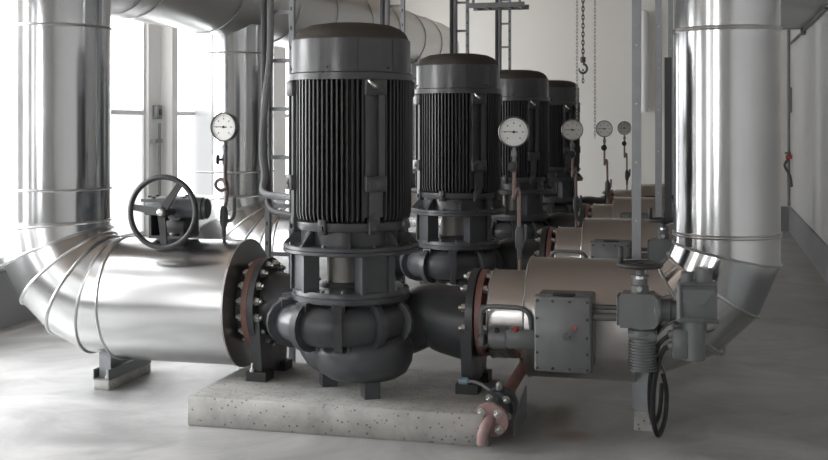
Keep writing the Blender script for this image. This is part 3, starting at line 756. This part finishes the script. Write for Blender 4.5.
# ------------------------------------------------------------------ background fittings
t = thing('chain_hoist', (.49, 7, H), 'overhead chain hoist with hook hanging before the back wall', 'hoist')
def chain(path0, path1, link, r, m, nm, par, ax=0):
    g = MB(); P0, P1 = V(path0), V(path1); n = max(1, int((P1-P0).length/(link*1.35)))
    for k in range(n):
        o = P0.lerp(P1, k/n); 
        d = (1, 0, 0) if k % 2 else (0, 1, 0)
        s0 = len(g.v); g.torus((0, 0, 0), d, link*.5, r, 10, 5)
        g.xf(lambda q: (q.x*.75+o.x, q.y*.75+o.y, q.z*1.6+o.z-link*.7), s0)
    return g.build(nm, m, par)
MB().box(.3, .68, 6.85, 7.15, 3.6, 3.95, bev=.03).build('hoist_body', 'grey', t)
MB().box(.46, .52, 6.98, 7.02, 3.95, H).build('hanger', 'galvdark', t)
chain((.487, 7, 3.6), (.487, 7, 2.36), .035, .008, 'chain', 'load_chain', t)
hk = MB().lathe([(.022, 0), (.03, .02), (.03, .06), (.015, .07)], (.487, 7, 2.30), (0, 0, 1), 16)
hk.tube([(.487+.045*math.sin(R(a)), 7, 2.235+.052*math.cos(R(a))) for a in range(0, 300, 20)], [.013]*11+[.011, .009, .007, .005], 8)
hk.build('hook', 'chain', t)
chain((.487, 7, 2.22), (.487, 7, 2.07), .03, .006, 'chain', 'tail_chain', t)
chain((.42, 7, 3.6), (.42, 7, 1.45), .028, .0045, 'chainlight', 'hand_chain', t)
chain((.62, 7, 3.6), (.62, 7, 1.45), .028, .0045, 'chainlight', 'hand_chain', t)

tag(MB().lathe([(.05, 0), (.05, .06), (.065, .065), (.065, 1.5), (.05, 1.56), (.02, 1.58)], (.88, 12.1, 1.80), (0, 0, 1), 24).build('wall_conduit', 'whiteframe', None, 38, (.88, 12.1, 1.8)), 'pale upright pipe on back wall behind the steel struts', 'pipe')
t = thing('ventilation_duct', (2.75, 4, 2.83), 'grey box duct along the top of the right wall', 'duct')
MB().box(2.42, XR, -5, 9.3, 2.83, 3.35).build('duct_body', 'duct', t)
MB().box(2.40, XR, 9.28, 9.31, 2.81, 3.37).build('duct_end', 'duct', t)
t = thing('wall_rail', (3.01, 8.9, 2.5), 'slanted grey cable rail along the right wall under the duct', 'rail')
MB().tube([(3.01, 11.904, 2.803), (3.01, 9.375, 2.795), (3.01, 6.325, 2.785)], .016, 8).build('rail', 'galvdark', t)
MB().box(2.98, 3.04, 9.28, 9.47, 2.75, 2.84).build('rail_clamp', 'galvdark', t)
t = thing('wall_hose_valve', (2.98, 11.6, 1), 'small red-handled valve and hose on the right wall pipe', 'valve')
MB().tube([(2.99, 11.9, .4), (2.99, 11.9, 3.3)], .025, 10).build('supply_pipe', 'galvdark', t)
MB().lathe([(.03, 1.1), (.03, 1.2)], (2.99, 11.85, 0), (0, 0, 1), 12).box(2.93, 3.0, 11.78, 11.82, 1.17, 1.20).build('valve_body', 'galvdark', t)
MB().box(2.94, 3.03, 11.74, 11.78, 1.10, 1.16).build('valve_handle', 'signal', t)
MB().tube(bez([(2.98, 11.8, 1.1), (2.93, 11.8, 1.0), (3.0, 11.8, .85), (3.02, 11.7, .7)], 6), .02, 8).build('hose', 'cable', t)
tag(MB().box(2.97, 3.02, 11.6, 11.66, 1.78, 2.15).build('wall_conduit_box', 'galvdark', None, 38, (3, 11.6, 1.8)), 'narrow grey box high on the right wall near the corner', 'electrical box')
# cable tray bracket high up over the far ladders
t = thing('cable_tray', (-.65, 7.9, 3.03), 'perforated cable tray high up above the third motor', 'cable tray')
g = MB()
for y in (7.75, 8.1): g.box(-1.0, -.30, y, y+.02, 3.03, 3.09)
g.build('tray_rail', 'galvdark', t)
g = MB()
for k in range(5): g.box(-.95+k*.14, -.92+k*.14, 7.77, 8.1, 3.035, 3.055)
g.build('tray_rung', 'galvdark', t)
MB().box(-.98, -.95, 7.91, 7.94, 3.055, H).box(-.40, -.37, 7.91, 7.94, 3.055, H).build('tray_hanger', 'galvdark', t)
# fittings on the left wall
t = thing('wall_conduit_pipe', (-3.5, 4.60, .9), 'thin upright pipe with a bracket on left wall, below the window', 'pipe')
MB().tube([(-3.50, 4.58, .44), (-3.50, 4.58, 1.62)], .014, 8).build('pipe', 'galvdark', t)
MB().box(XL, -3.48, 4.45, 4.60, 1.42, 1.46).build('bracket', 'galvdark', t)
t = thing('wall_switch', (-3.52, 4.55, 1.72), 'small dark switch box on the left wall by the pilaster', 'switch')
MB().box(XL, -3.48, 4.50, 4.60, 1.66, 1.80, bev=.006).build('switch_box', 'galvdark', t)
MB().box(-3.482, -3.472, 4.53, 4.57, 1.70, 1.76).build('switch_key', 'black', t)

# ------------------------------------------------------------------ light, world, camera
sun = bpy.data.lights.new('sun', 'SUN'); sun.energy = 9; sun.angle = R(.5); sun.color = (1, .97, .92)
so = bpy.data.objects.new('sun', sun); so.rotation_euler = V((.12, -.75, -1)).to_track_quat('-Z', 'Y').to_euler(); C.objects.link(so)
wd_ = bpy.data.worlds.new('sky'); bpy.context.scene.world = wd_; wd_.use_nodes = True
wd_.node_tree.nodes['Background'].inputs[0].default_value = (.9, .95, 1, 1)
wd_.node_tree.nodes['Background'].inputs[1].default_value = .3

cam = bpy.data.cameras.new('camera'); co = bpy.data.objects.new('camera', cam); C.objects.link(co)
co.location = (1.902, -5.911, 1.6); co.rotation_euler = (R(90), 0, R(14.68))
cam.sensor_width = 36; cam.lens = 1141/828*36; cam.shift_y = -105/828
cam.clip_start = .05; cam.clip_end = 100
sc = bpy.context.scene; sc.camera = co
vs_ = sc.view_settings; vs_.view_transform = 'Standard'; vs_.look = 'None'; vs_.gamma = 1; vs_.use_curve_mapping = False
vs_.exposure = .85
